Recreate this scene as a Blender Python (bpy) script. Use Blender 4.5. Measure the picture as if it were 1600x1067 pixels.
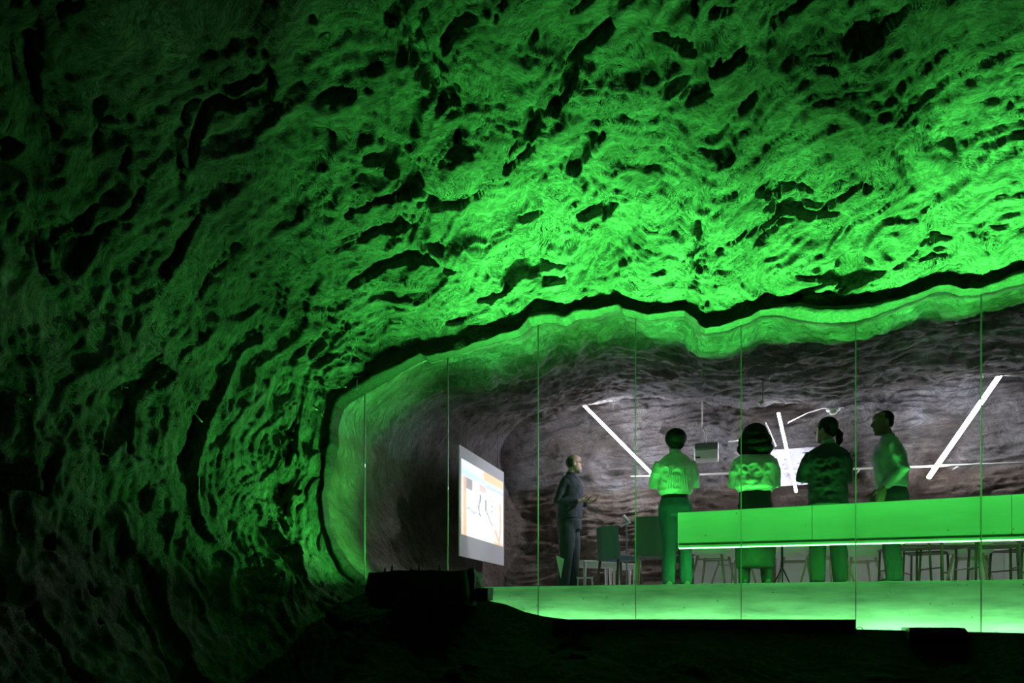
import bpy, bmesh, math, random
import numpy as np
from mathutils import Vector, Matrix
from mathutils.bvhtree import BVHTree
random.seed(7)
SC = bpy.context.scene
COL = SC.collection
for o in list(bpy.data.objects): bpy.data.objects.remove(o)

# ------------------------------------------------------------------ camera, world, exposure
F = 1140.0; CX = 800.0; HY = 965.0; CZ = -0.30          # focal length in px, horizon row, camera height (room floor = 0)
cam_d = bpy.data.cameras.new('camera'); cam = bpy.data.objects.new('camera', cam_d); COL.objects.link(cam)
cam.location = (0, 0, CZ); cam.rotation_euler = (math.pi/2, 0, 0)
cam_d.sensor_width = 36; cam_d.lens = 36*F/1600; cam_d.shift_y = (HY-533.5)/1600; cam_d.clip_start = .05
SC.camera = cam
w = bpy.data.worlds.new('world'); SC.world = w; w.use_nodes = True
w.node_tree.nodes['Background'].inputs[0].default_value = (.010, .016, .010, 1)
w.node_tree.nodes['Background'].inputs[1].default_value = .42
SC.view_settings.view_transform = 'Standard'; SC.view_settings.look = 'None'
SC.view_settings.gamma = 1; SC.view_settings.exposure = 0.0; SC.view_settings.use_curve_mapping = False

TH = math.radians(17.1)
E1 = np.array([math.cos(TH), -math.sin(TH), 0.]); NN = np.array([-math.sin(TH), -math.cos(TH), 0.])
K = 7.363                                                # camera to glass plane
def W(e, q, z):                                          # glass frame: along the glass, towards the cavern, up
    p = E1*e + NN*(q-K); return np.array([p[0], p[1], z])
def PX(px, py, q=0.):                                    # where the line of sight meets the plane q metres before the glass
    r = np.array([(px-CX)/F, 1., (HY-py)/F]); d = (K-q)/(-(NN @ r)); p = r*d; p[2] += CZ; return p
def EQ(p): return float(E1 @ p), float(NN @ p)+K, float(p[2])
def PD(px, py, d):
    return np.array([(px-CX)/F*d, d, (HY-py)/F*d+CZ])
V = lambda p: Vector((float(p[0]), float(p[1]), float(p[2])))

GREEN = (.075, 1.0, .115)
COOL = (.80, .77, 1.0)
def area(name, p0, p1, width, power, color, aim, spread=180, label=None):
    """a rectangular lamp stretched from p0 to p1, shining along aim"""
    p0 = V(p0); p1 = V(p1); L = (p1-p0).length
    d = bpy.data.lights.new(name, 'AREA'); d.shape = 'RECTANGLE'; d.size = L; d.size_y = width
    d.energy = power; d.color = color; d.spread = math.radians(spread)
    o = bpy.data.objects.new(name, d); COL.objects.link(o)
    x = (p1-p0).normalized(); z = -V(aim).normalized(); z = (z - x*z.dot(x)).normalized(); y = z.cross(x)
    o.matrix_world = Matrix.Translation((p0+p1)/2) @ Matrix((x, y, z)).transposed().to_4x4()
    return o
UP = lambda tq: NN*tq + np.array([0, 0, 1.])
# LED line in the trough at the foot of the glass
e0 = EQ(PX(640, 960, .22))[0]; e1_ = EQ(PX(1900, 960, .22))[0]
area('led_light_foot', W(e0, .22, -.425), W(e1_, .22, -.425), .05, 100, GREEN, UP(-.02), 62)
# tight wash lamps beside it, throwing up the vault
area('led_light_vault', W(e0+.9, .30, -.43), W(e1_, .30, -.43), .05, 175, GREEN, UP(-.05), 36)
# light line on the room side, behind the upstand
area('led_light_room', W(e0-.25, -.25, .03), W(e1_, -.25, .03), .04, 200, GREEN, UP(.20), 44)
_e = EQ(PX(622, 905, .40))[0]
area('added_light_flank', W(_e, .28, .13), W(_e, .46, .13), .05, 20, GREEN, -E1*.7+NN*.12+np.array([0, 0, .75]), 105)  # added lamp, out of view behind the rock block, brightens the left flank
for _k, (_px, _py) in enumerate(((560, 880), (518, 800), (527, 690), (590, 605))):  # added lamps without fixtures, each aimed to brighten part of the left rim
    _p = W(_e+.15, -.12, .06); _t = PX(_px, _py, -.22); area('added_light_corner', _p-NN*.05, _p+NN*.05, .04, 3.2+1.2*_k, GREEN, _t-_p, 42)
# projector beam towards the screen
_s = bpy.data.lights.new('projector_beam', 'SPOT'); _s.energy = 45; _s.color = (.95, .93, 1); _s.spot_size = math.radians(25); _s.spot_blend = .4; _s.shadow_soft_size = .02
_o = bpy.data.objects.new('projector_beam', _s); COL.objects.link(_o); _o.location = V(PX(1096, 712, -3.24))
_o.rotation_euler = (V(PD(752, 785, 10.8))-_o.location).to_track_quat('-Z', 'Y').to_euler()

# small ceiling spot over the group, added to brighten the presenter
_s = bpy.data.lights.new('added_spot_beam', 'SPOT'); _s.energy = 170; _s.color = (.95, .90, 1); _s.spot_size = math.radians(34); _s.spot_blend = .6; _s.shadow_soft_size = .02
_o = bpy.data.objects.new('added_spot_beam', _s); COL.objects.link(_o); _o.location = V(PX(1188, 638, -2.0))
_o.rotation_euler = (V(PD(898, 780, 9.5))-_o.location).to_track_quat('-Z', 'Y').to_euler()

# ------------------------------------------------------------------ helpers
def link(name, me, mat=None, parent=None, smooth=True):
    o = bpy.data.objects.new(name, me); COL.objects.link(o)
    if mat is not None:
        for m in (mat if isinstance(mat, (list, tuple)) else [mat]): me.materials.append(m)
    if smooth: me.polygons.foreach_set('use_smooth', [True]*len(me.polygons))
    if parent is not None: o.parent = parent
    return o
def tag(o, label=None, cat=None, group=None, kind=None):
    if label: o['label'] = label
    if cat: o['category'] = cat
    if group: o['group'] = group
    if kind: o['kind'] = kind
    return o
def empty(name, loc, rz=0, label=None, cat=None, group=None):
    o = bpy.data.objects.new(name, None); COL.objects.link(o); o.location = V(loc); o.rotation_euler = (0, 0, rz)
    o.empty_display_size = .1
    return tag(o, label, cat, group)
class MB:
    def __init__(s): s.v = []; s.f = []
    def add(s, vs, fs):
        b = len(s.v); s.v += [tuple(float(c) for c in p) for p in vs]; s.f += [tuple(b+i for i in f) for f in fs]
    def box(s, c, size, R=None, taper=1.0):
        hx, hy, hz = [a/2 for a in size]; vs = []
        for z in (-1, 1):
            for y in (-1, 1):
                for x in (-1, 1):
                    t = taper if z < 0 else 1
                    p = Vector((x*hx*t, y*hy*t, z*hz))
                    if R is not None: p = R @ p
                    vs.append((p.x+c[0], p.y+c[1], p.z+c[2]))
        s.add(vs, [(0, 2, 3, 1), (4, 5, 7, 6), (0, 1, 5, 4), (2, 6, 7, 3), (0, 4, 6, 2), (1, 3, 7, 5)])
    def tube(s, pts, rad, n=12, side=None, flat=1.0):
        """closed tube through pts; rad a number, list, or list of (rx, ry)"""
        pts = [V(p) for p in pts]; m = len(pts)
        if not isinstance(rad, (list, tuple)): rad = [rad]*m
        vs = []
        prev = None
        for i, p in enumerate(pts):
            t = (pts[min(i+1, m-1)]-pts[max(i-1, 0)]).normalized()
            a = Vector(side) if side is not None else (prev if prev is not None else (Vector((1, 0, 0)) if abs(t.x) < .8 else Vector((0, 1, 0))))
            a = (a - t*a.dot(t)).normalized(); b = t.cross(a); prev = a
            r = rad[i]; rx, ry = (r if isinstance(r, (list, tuple)) else (r, r*flat))
            for k in range(n):
                g = 2*math.pi*k/n; q = p + a*(math.cos(g)*rx) + b*(math.sin(g)*ry); vs.append(q)
        fs = [(i*n+k, i*n+(k+1) % n, (i+1)*n+(k+1) % n, (i+1)*n+k) for i in range(m-1) for k in range(n)]
        fs += [tuple(range(n))[::-1], tuple(range((m-1)*n, m*n))]
        s.add(vs, fs)
    def ell(s, c, r, R=None, n=16, m=10):
        vs = [(0, 0, 1)]; 
        for i in range(1, m):
            ph = math.pi*i/m
            for k in range(n):
                g = 2*math.pi*k/n; vs.append((math.sin(ph)*math.cos(g), math.sin(ph)*math.sin(g), math.cos(ph)))
        vs.append((0, 0, -1)); out = []
        for p in vs:
            p = Vector((p[0]*r[0], p[1]*r[1], p[2]*r[2]))
            if R is not None: p = R @ p
            out.append((p.x+c[0], p.y+c[1], p.z+c[2]))
        fs = [(0, 1+k, 1+(k+1) % n) for k in range(n)]
        for i in range(m-2):
            a = 1+i*n; fs += [(a+k, a+n+k, a+n+(k+1) % n, a+(k+1) % n) for k in range(n)]
        a = 1+(m-2)*n; fs += [(a+k, len(vs)-1, a+(k+1) % n) for k in range(n)]
        s.add(out, fs)
    def rings(s, rows, n=24):
        """closed loft of horizontal ellipses (x, y, z, rx, ry)"""
        vs = []
        for (x, y, z, rx, ry) in rows:
            for k in range(n):
                g = 2*math.pi*k/n; vs.append((x+math.cos(g)*rx, y+math.sin(g)*ry, z))
        m = len(rows)
        fs = [(i*n+k, i*n+(k+1) % n, (i+1)*n+(k+1) % n, (i+1)*n+k) for i in range(m-1) for k in range(n)]
        fs += [tuple(range(n))[::-1], tuple(range((m-1)*n, m*n))]
        s.add(vs, fs)
    def mesh(s, name):
        me = bpy.data.meshes.new(name); me.from_pydata(s.v, [], s.f); me.update(); return me
    def build(s, name, mat, parent=None, smooth=False, bevel=0, remesh=0, sm=4, disp=0, dscale=.1, sub=0):
        me = s.mesh(name); bm = bmesh.new(); bm.from_mesh(me); bmesh.ops.recalc_face_normals(bm, faces=bm.faces); bm.to_mesh(me); bm.free()
        o = link(name, me, mat, parent, smooth)
        if remesh:
            r = o.modifiers.new('remesh', 'REMESH'); r.mode = 'VOXEL'; r.voxel_size = remesh; r.use_smooth_shade = True
            if sm: g = o.modifiers.new('smooth', 'SMOOTH'); g.factor = .5; g.iterations = sm
            if disp:
                t = bpy.data.textures.new('folds', 'CLOUDS'); t.noise_scale = dscale; t.noise_depth = 1
                d = o.modifiers.new('folds', 'DISPLACE'); d.texture = t; d.strength = disp; d.texture_coords = 'LOCAL'
        if bevel:
            b = o.modifiers.new('bevel', 'BEVEL'); b.width = bevel; b.segments = 2; b.limit_method = 'ANGLE'
        return o

def mat(name, col, rough=.7, metal=0, emit=None, es=0, bump=0, bscale=30, var=0, spec=.5, stretch=(1, 1, 1)):
    m = bpy.data.materials.new(name); m.use_nodes = True; nt = m.node_tree; b = nt.nodes['Principled BSDF']
    b.inputs['Base Color'].default_value = (*col, 1); b.inputs['Roughness'].default_value = rough; b.inputs['Metallic'].default_value = metal
    b.inputs['Specular IOR Level'].default_value = spec
    if emit: b.inputs['Emission Color'].default_value = (*emit, 1); b.inputs['Emission Strength'].default_value = es
    if bump or var:
        tc = nt.nodes.new('ShaderNodeTexCoord'); mp = nt.nodes.new('ShaderNodeMapping'); mp.inputs['Scale'].default_value = stretch
        nt.links.new(tc.outputs['Object'], mp.inputs[0])
        n = nt.nodes.new('ShaderNodeTexNoise'); n.inputs['Scale'].default_value = bscale; n.inputs['Detail'].default_value = 6
        nt.links.new(mp.outputs[0], n.inputs['Vector'])
        if bump:
            bp = nt.nodes.new('ShaderNodeBump'); bp.inputs['Strength'].default_value = bump; bp.inputs['Distance'].default_value = .01
            nt.links.new(n.outputs['Fac'], bp.inputs['Height']); nt.links.new(bp.outputs[0], b.inputs['Normal'])
        if var:
            r = nt.nodes.new('ShaderNodeValToRGB')
            r.color_ramp.elements[0].position = .3; r.color_ramp.elements[1].position = .7
            r.color_ramp.elements[0].color = (*[c*(1-var) for c in col], 1); r.color_ramp.elements[1].color = (*[min(1, c*(1+var)) for c in col], 1)
            nt.links.new(n.outputs['Fac'], r.inputs[0]); nt.links.new(r.outputs[0], b.inputs['Base Color'])
    return m

def rock_mat(name, c0, c1, c2, strength=1.0, stratum=None):
    """sprayed rock: blotchy colour, fibrous relief running along the bedding (uv: u along the arch, v out of it)"""
    m = bpy.data.materials.new(name); m.use_nodes = True; nt = m.node_tree; b = nt.nodes['Principled BSDF']; L = nt.links.new
    b.inputs['Roughness'].default_value = .82; b.inputs['Specular IOR Level'].default_value = .35
    tc = nt.nodes.new('ShaderNodeTexCoord'); uv = nt.nodes.new('ShaderNodeUVMap'); uv.uv_map = 'UVMap'
    wn = nt.nodes.new('ShaderNodeTexNoise'); wn.inputs['Scale'].default_value = 1.3; wn.inputs['Detail'].default_value = 3
    L(tc.outputs['Object'], wn.inputs['Vector'])
    sub = nt.nodes.new('ShaderNodeVectorMath'); sub.operation = 'SUBTRACT'; sub.inputs[1].default_value = (.5, .5, .5); L(wn.outputs['Color'], sub.inputs[0])
    scl = nt.nodes.new('ShaderNodeVectorMath'); scl.operation = 'SCALE'; scl.inputs['Scale'].default_value = .9; L(sub.outputs[0], scl.inputs[0])
    add = nt.nodes.new('ShaderNodeVectorMath'); L(uv.outputs[0], add.inputs[0]); L(scl.outputs[0], add.inputs[1])
    def nz(scale, detail, st, dist=0, rough=.6):
        mp = nt.nodes.new('ShaderNodeMapping'); mp.inputs['Scale'].default_value = st; L(add.outputs[0], mp.inputs[0])
        n = nt.nodes.new('ShaderNodeTexNoise'); n.inputs['Scale'].default_value = scale; n.inputs['Detail'].default_value = detail
        n.inputs['Roughness'].default_value = rough; n.inputs['Distortion'].default_value = dist; L(mp.outputs[0], n.inputs['Vector']); return n
    n1 = nz(6, 9, (1, 2.2, 1), .25, .72); n2 = nz(24, 6, (1, 2.4, 1), .3, .7); n3 = nz(60, 3, (1, 1.5, 1), .2, .6)
    def ridge(n):
        a = nt.nodes.new('ShaderNodeMath'); a.operation = 'SUBTRACT'; a.inputs[1].default_value = .5; L(n.outputs['Fac'], a.inputs[0])
        c = nt.nodes.new('ShaderNodeMath'); c.operation = 'ABSOLUTE'; L(a.outputs[0], c.inputs[0]); return c
    r1 = ridge(n1); r2 = ridge(n2)
    def mul(a, k):
        x = nt.nodes.new('ShaderNodeMath'); x.operation = 'MULTIPLY'; x.inputs[1].default_value = k; L(a, x.inputs[0]); return x.outputs[0]
    def plus(a, c):
        x = nt.nodes.new('ShaderNodeMath'); x.operation = 'ADD'; L(a, x.inputs[0]); L(c, x.inputs[1]); return x.outputs[0]
    h = plus(plus(mul(r1.outputs[0], -1.0), mul(n1.outputs['Fac'], .7)), plus(mul(r2.outputs[0], -.42), mul(n3.outputs['Fac'], .10)))
    bp = nt.nodes.new('ShaderNodeBump'); bp.inputs['Strength'].default_value = strength; bp.inputs['Distance'].default_value = .085
    L(h, bp.inputs['Height']); L(bp.outputs[0], b.inputs['Normal'])
    big = nt.nodes.new('ShaderNodeTexNoise'); big.inputs['Scale'].default_value = .9; big.inputs['Detail'].default_value = 7; big.inputs['Roughness'].default_value = .62
    L(tc.outputs['Object'], big.inputs['Vector'])
    r = nt.nodes.new('ShaderNodeValToRGB'); r.color_ramp.elements[0].position = .32; r.color_ramp.elements[1].position = .68
    r.color_ramp.elements[0].color = (*c0, 1); r.color_ramp.elements[1].color = (*c2, 1); e = r.color_ramp.elements.new(.5); e.color = (*c1, 1)
    L(big.outputs['Fac'], r.inputs[0])
    colour = r.outputs[0]
    if stratum:                                          # a browner bed of rock below a wavy level
        zl, tint = stratum; sx = nt.nodes.new('ShaderNodeSeparateXYZ'); L(tc.outputs['Object'], sx.inputs[0])
        zz_ = plus(sx.outputs[2], mul(big.outputs['Fac'], .5)); mr_ = nt.nodes.new('ShaderNodeMapRange'); mr_.inputs['From Min'].default_value = zl+.22; mr_.inputs['From Max'].default_value = zl+.30
        L(zz_, mr_.inputs['Value']); ms_ = nt.nodes.new('ShaderNodeMix'); ms_.data_type = 'RGBA'; ms_.blend_type = 'MULTIPLY'
        inv = nt.nodes.new('ShaderNodeMath'); inv.operation = 'SUBTRACT'; inv.inputs[0].default_value = 1; L(mr_.outputs[0], inv.inputs[1]); L(inv.outputs[0], ms_.inputs[0])
        L(colour, ms_.inputs[6]); ms_.inputs[7].default_value = (*tint, 1); colour = ms_.outputs[2]
    r3 = nt.nodes.new('ShaderNodeValToRGB'); r3.color_ramp.elements[0].position = .35; r3.color_ramp.elements[1].position = .62
    r3.color_ramp.elements[0].color = (.38, .38, .38, 1); r3.color_ramp.elements[1].color = (1, 1, 1, 1); L(n2.outputs['Fac'], r3.inputs[0])
    mx = nt.nodes.new('ShaderNodeMix'); mx.data_type = 'RGBA'; mx.blend_type = 'MULTIPLY'; mx.inputs[0].default_value = 1
    L(colour, mx.inputs[6]); L(r3.outputs[0], mx.inputs[7]); L(mx.outputs[2], b.inputs['Base Color'])
    return m

M = {}
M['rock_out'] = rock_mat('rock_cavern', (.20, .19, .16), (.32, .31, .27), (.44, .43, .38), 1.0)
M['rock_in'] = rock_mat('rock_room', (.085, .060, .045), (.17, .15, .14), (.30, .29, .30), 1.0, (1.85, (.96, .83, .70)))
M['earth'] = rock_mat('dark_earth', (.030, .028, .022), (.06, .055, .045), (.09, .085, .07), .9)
M['dark_rough'] = mat('dark_rough_surface', (.035, .032, .025), .7, bump=.8, bscale=40, var=.5)
M['white'] = mat('white_lacquer', (.88, .87, .85), .45)
M['blackm'] = mat('black_metal', (.012, .014, .012), .5)
M['grey_metal'] = mat('grey_metal', (.35, .36, .36), .35, .8)
M['tube'] = mat('lamp_tube', (1, 1, 1), .5, emit=(.88, .84, 1), es=215)
M['led'] = mat('led_line', (.1, .8, .15), .5, emit=(.25, 1, .3), es=42)
M['led_dim'] = mat('led_line_narrow', (.1, .8, .15), .5, emit=(.25, 1, .3), es=4)
M['wood'] = mat('pale_wood', (.62, .50, .38), .5, var=.15, bscale=20, stretch=(6, 6, 1))
M['fabric'] = mat('grey_fabric', (.20, .22, .225), .9, bump=.3, bscale=200)
M['brown'] = mat('brown_metal', (.16, .11, .085), .5)
M['cable'] = mat('white_cable', (.7, .68, .62), .6)

# ------------------------------------------------------------------ numpy noise
_rng = np.random.RandomState(11); _T = _rng.rand(64, 64, 64)
def vnoise(p):
    i = np.floor(p).astype(int); f = p-i; f = f*f*f*(f*(f*6-15)+10); i0 = i & 63; i1 = (i+1) & 63
    x0, y0, z0 = i0[..., 0], i0[..., 1], i0[..., 2]; x1, y1, z1 = i1[..., 0], i1[..., 1], i1[..., 2]
    fx, fy, fz = f[..., 0], f[..., 1], f[..., 2]
    a = _T[x0, y0, z0]*(1-fx)+_T[x1, y0, z0]*fx; b = _T[x0, y1, z0]*(1-fx)+_T[x1, y1, z0]*fx
    c = _T[x0, y0, z1]*(1-fx)+_T[x1, y0, z1]*fx; d = _T[x0, y1, z1]*(1-fx)+_T[x1, y1, z1]*fx
    return ((a*(1-fy)+b*fy)*(1-fz)+(c*(1-fy)+d*fy)*fz)*2-1
def fbm(p, o=4, g=.5):
    s = 0; a = 1; t = 0
    for k in range(o): s = s+a*vnoise(p*2.03**k+k*7.7); t += a; a *= g
    return s/t
def ridged(p, o=4, g=.55):
    s = 0; a = 1; t = 0
    for k in range(o): s = s+a*(1-np.abs(vnoise(p*2.07**k+k*3.3))*2.2); t += a; a *= g
    return s/t
def sstep(a, b, x):
    t = np.clip((x-a)/(b-a), 0, 1); return t*t*(3-2*t)

# ------------------------------------------------------------------ the mouth of the room: outline where the glass meets the rock
top_px = [(2600, 330), (2300, 370), (1900, 412), (1750, 425), (1660, 436), (1600, 445), (1570, 450), (1530, 460), (1500, 462), (1480, 455), (1465, 456), (1440, 467), (1400, 482),
 (1360, 495), (1340, 500), (1300, 507), (1265, 502), (1230, 495), (1210, 491), (1190, 495), (1175, 504), (1160, 509), (1137, 515), (1122, 519), (1102, 520),
 (1094, 516), (1091, 510), (1080, 502), (1070, 495), (1035, 497), (1012, 501), (992, 498), (975, 495), (967, 487), (961, 486), (945, 489), (925, 497),
 (900, 502), (885, 508), (862, 507), (850, 507), (840, 510), (832, 511), (815, 526), (800, 531), (760, 540), (730, 550), (700, 560), (673, 566), (666, 561),
 (639, 574), (608, 593), (591, 605), (570, 617), (546, 631), (536, 641), (531, 657), (528, 674), (529, 699), (523, 730), (516, 754), (513, 775),
 (514, 799), (518, 825), (532, 858), (549, 884), (570, 901), (582, 914)]
bot_px = [(596, 930, .25), (625, 934, .45), (680, 934, .5), (745, 934, .5), (770, 940, .5), (790, 944, .5), (820, 956, .5), (850, 963, .5), (900, 969, .55), (1000, 973, .6),
 (1150, 978, .6), (1334, 983, .6), (1600, 989, .6), (1900, 996, .6), (2300, 1004, .6), (2600, 1010, .6)]
def resample(P, N):
    d = np.r_[0, np.cumsum(np.linalg.norm(np.diff(P, axis=0), axis=1))]; t = np.linspace(0, d[-1], N)
    return np.stack([np.interp(t, d, P[:, k]) for k in range(P.shape[1])], 1), d, t
topP = np.array([EQ(PX(a, b, 0)) for a, b in top_px])           # (e, q, z)
botP = np.array([EQ(PX(a, b, q)) for a, b, q in bot_px])
allP = np.vstack([topP, botP])
NU = 1700
R0, dlen, tt = resample(allP, NU)
ulen = tt; t_rim_end = dlen[len(topP)-1]; i_rim = int(np.searchsorted(tt, t_rim_end))
t_left_start = dlen[50]; i_left = int(np.searchsorted(tt, t_left_start))
def smooth1(A, k):
    ker = np.hanning(2*k+3)[1:-1]; ker /= ker.sum(); out = np.empty_like(A)
    for c in range(A.shape[1]):
        pad = np.r_[2*A[0, c]-A[1:k+2, c][::-1], A[:, c], 2*A[-1, c]-A[-k-2:-1, c][::-1]]
        out[:, c] = np.convolve(pad, ker, 'same')[k+1:-k-1]
    return out
du = tt[1]-tt[0]
jag = np.stack([fbm(np.stack([tt*6, tt*0, tt*0+1], 1), 4), tt*0, fbm(np.stack([tt*6, tt*0+5, tt*0], 1), 4)], 1)*.018
R0[:i_rim] += jag[:i_rim]
RS = smooth1(R0, int(.45/du))
RN = smooth1(R0, int(1.1/du))
tan = np.gradient(RN[:, [0, 2]], axis=0); tan /= np.linalg.norm(tan, axis=1)[:, None]
D2 = np.stack([tan[:, 1], -tan[:, 0]], 1)        # outward of the opening
if D2[5, 1] < 0: D2 = -D2
D2 = smooth1(D2, int(1.9/du)); D2 /= np.linalg.norm(D2, axis=1)[:, None]
def grid_mesh(name, G, mat_, UVu, UVv, smooth=True):
    nu, nv = G.shape[:2]
    me = bpy.data.meshes.new(name); me.vertices.add(nu*nv); me.vertices.foreach_set('co', G.reshape(-1).astype(np.float32))
    a = np.arange(nu*nv).reshape(nu, nv); q = np.stack([a[:-1, :-1], a[1:, :-1], a[1:, 1:], a[:-1, 1:]], -1).reshape(-1, 4)
    nf = len(q); me.loops.add(nf*4); me.loops.foreach_set('vertex_index', q.reshape(-1).astype(np.int32))
    me.polygons.add(nf); me.polygons.foreach_set('loop_start', (np.arange(nf)*4).astype(np.int32)); me.polygons.foreach_set('loop_total', np.full(nf, 4, np.int32))
    uv = me.uv_layers.new(name='UVMap'); U = np.stack([UVu.reshape(-1), UVv.reshape(-1)], 1)[q.reshape(-1)]
    uv.data.foreach_set('uv', U.reshape(-1).astype(np.float32))
    me.update(calc_edges=True)
    return link(name, me, mat_, None, smooth)
def normals(G):
    a = np.gradient(G, axis=0); b = np.gradient(G, axis=1); n = np.cross(a, b); n /= np.linalg.norm(n, axis=2)[..., None]+1e-9; return n
def toW(E, Q, Z): return np.stack([E1[0]*E+NN[0]*(Q-K), E1[1]*E+NN[1]*(Q-K), Z], -1)

# outer cavern: from the rim out over and under the camera
NV = 520
sv = np.linspace(0, 1, NV)**1.55
qv = sv*11.0
rv = 2.9*(1-np.exp(-qv/3.0))+.19*(1-np.exp(-qv/.11))
bl = sstep(0, .7, qv)[None, :]                   # from the jagged rim to the smooth outline
Rr = R0[:, None, :]*(1-bl[..., None])+RS[:, None, :]*bl[..., None]
E = Rr[..., 0]+D2[:, None, 0]*rv; Q = Rr[..., 1]+qv; Z = Rr[..., 2]+D2[:, None, 1]*rv
G = toW(E, Q, Z)
vlen = np.r_[0, np.cumsum(np.hypot(np.diff(qv), np.diff(rv)))]
UU = np.repeat(ulen[:, None], NV, 1); VV = np.repeat(vlen[None, :], NU, 0)
Nn = normals(G)
ctr = toW(np.array(1.0), np.array(3.5), np.array(.8)); sgn = np.sign(((ctr-G)*Nn).sum(-1)); Nn *= np.where(sgn == 0, 1, sgn)[..., None]
wr = fbm(G*.7, 3)*.9; wr2 = fbm(G*1.9+30, 3)*.35
ca_, sa_ = math.cos(.40), math.sin(.40)
leftp = sstep(i_left-200, i_left, np.arange(NU))[:, None]          # bedding leans over the vault, follows the arch on the flank
UC = UU-tt[max(i_left-100, 0)]
ua = (UC*ca_-VV*sa_)*(1-leftp)+UC*leftp; va = (UC*sa_+VV*ca_)*(1-leftp)+VV*leftp
A1 = np.stack([ua*.75+wr+wr2, va*1.5-wr+wr2, UU*0+2.5], -1)
h = .19*fbm(G*.85+3, 3)+.085*fbm(G*2.1+13, 4)+.060*ridged(A1*1.2, 4)+.055*ridged(A1*3.1+9, 4)+.024*ridged(A1*8.5, 3)+.016*fbm(G*14, 2)
notch = fbm(np.stack([ua*1.6+wr2*2, va*3.6+wr*2, UU*0], -1)*1.3+20, 4); h -= .13*sstep(.31, .42, notch)
flow = ridged(np.stack([UU*.35, VV*3.2+wr*3, UU*0+8], -1), 3)   # long ribs on the lower left flank
leftw = sstep(i_left-60, i_left+60, np.arange(NU))[:, None]*(1-sstep(i_rim+60, i_rim+260, np.arange(NU)))[:, None]
h += .07*flow*leftw
fade = sstep(0, .55, vlen)[None, :]*.96+.04*sstep(0, .05, vlen)[None, :]
low = sstep(i_rim, i_rim+140, np.arange(NU))[:, None]; h = h*(1-low*.55)
G = G+Nn*(h*fade)[..., None]
cav = grid_mesh('ceiling', G[:i_left+1], M['rock_out'], UU[:i_left+1], VV[:i_left+1]); tag(cav, 'rough sprayed rock vault of the cavern washed in green light', kind='structure')
wl = grid_mesh('wall_left', G[i_left:i_rim+1], M['rock_out'], UU[i_left:i_rim+1], VV[i_left:i_rim+1]); tag(wl, 'ribbed rock flank of the cavern curling down beside the glass', kind='structure')
# ground: same sweep, with a skirt going down behind its crest into the light trough
sk = []
nb = NU-i_rim
RB = R0[i_rim:]
for t in (0, .5, 1): sk.append(toW(RB[:, 0], 0.02+t*np.maximum(RB[:, 1]-.14, 0), np.full(nb, -.53)))
for t in (.33, .66): sk.append(toW(RB[:, 0], np.maximum(RB[:, 1]-.14, 0.02)+t*.12, -.53+t*(RB[:, 2]+.53)))
GB = np.concatenate([np.stack(sk, 1), G[i_rim:]], 1)
UB = np.concatenate([np.repeat(UU[i_rim:, :1], 5, 1), UU[i_rim:]], 1); VB = np.concatenate([np.repeat(np.array([[-.6, -.45, -.3, -.2, -.1]]), nb, 0), VV[i_rim:]], 1)
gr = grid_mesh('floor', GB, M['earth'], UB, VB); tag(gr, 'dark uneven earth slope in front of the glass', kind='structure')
# dark ragged strip added to draw the dark line above the glass
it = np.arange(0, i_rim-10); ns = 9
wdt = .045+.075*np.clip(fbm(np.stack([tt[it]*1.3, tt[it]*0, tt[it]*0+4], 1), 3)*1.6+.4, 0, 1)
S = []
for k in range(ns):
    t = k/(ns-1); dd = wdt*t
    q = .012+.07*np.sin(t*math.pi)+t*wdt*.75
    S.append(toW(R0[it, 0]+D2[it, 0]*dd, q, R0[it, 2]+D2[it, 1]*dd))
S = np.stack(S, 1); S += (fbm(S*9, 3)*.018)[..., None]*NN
sl = grid_mesh('rim_strip', S, M['dark_rough'], np.repeat(tt[it][:, None], ns, 1), np.repeat(np.linspace(0, .1, ns)[None], len(it), 0))
tag(sl, 'dark ragged strip along the top of the glass', kind='structure')

# inner room: from the rim back to the rear wall
NI = 440; QB = 4.7
ii = np.arange(0, i_rim+1, 2); nI = len(ii)
ph = np.linspace(0, math.pi/2, 240)
qi = np.r_[-QB*np.sin(ph)**.95, np.full(NI-240, -QB)]
ri = np.r_[-(1-np.cos(ph)), np.full(NI-240, -1.)]
left_ = sstep(.35, .95, -D2[ii][:, 0])[:, None]; ri = ri[None]*(-.78+1.78*left_)
bl = sstep(0, 1.6, -qi)[None, :, None]
Rr = R0[ii][:, None, :]*(1-bl)+RN[ii][:, None, :]*bl
E = Rr[..., 0]+D2[ii][:, None, 0]*ri; Z = Rr[..., 2]+D2[ii][:, None, 1]*ri-.0*ri; Q = np.repeat(qi[None], nI, 0)
dn = np.r_[np.zeros(240), np.linspace(0, 1, NI-240)][None]
Z = Z*(1-dn)+(-.05)*dn
Z = np.maximum(Z, -.05)
GI = toW(E, Q, Z); UI = np.repeat(ulen[ii][:, None], NI, 1); VI = np.repeat(np.linspace(0, 7.5, NI)[None], nI, 0)
NI_ = np.cross(np.gradient(GI, axis=0), np.gradient(GI, axis=1)); ln = np.linalg.norm(NI_, axis=2)[..., None]; NI_ = NI_/(ln+1e-9)
ctr = toW(np.array(-.5), np.array(-2.2), np.array(1.3)); sg = np.sign(((toW(E*0+np.clip(E, -3.3, 8), Q*0-2.2, Z*0+1.3)-GI)*NI_).sum(-1)); NI_ *= sg[..., None]
wr = fbm(GI*.7, 2)*.5
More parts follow.
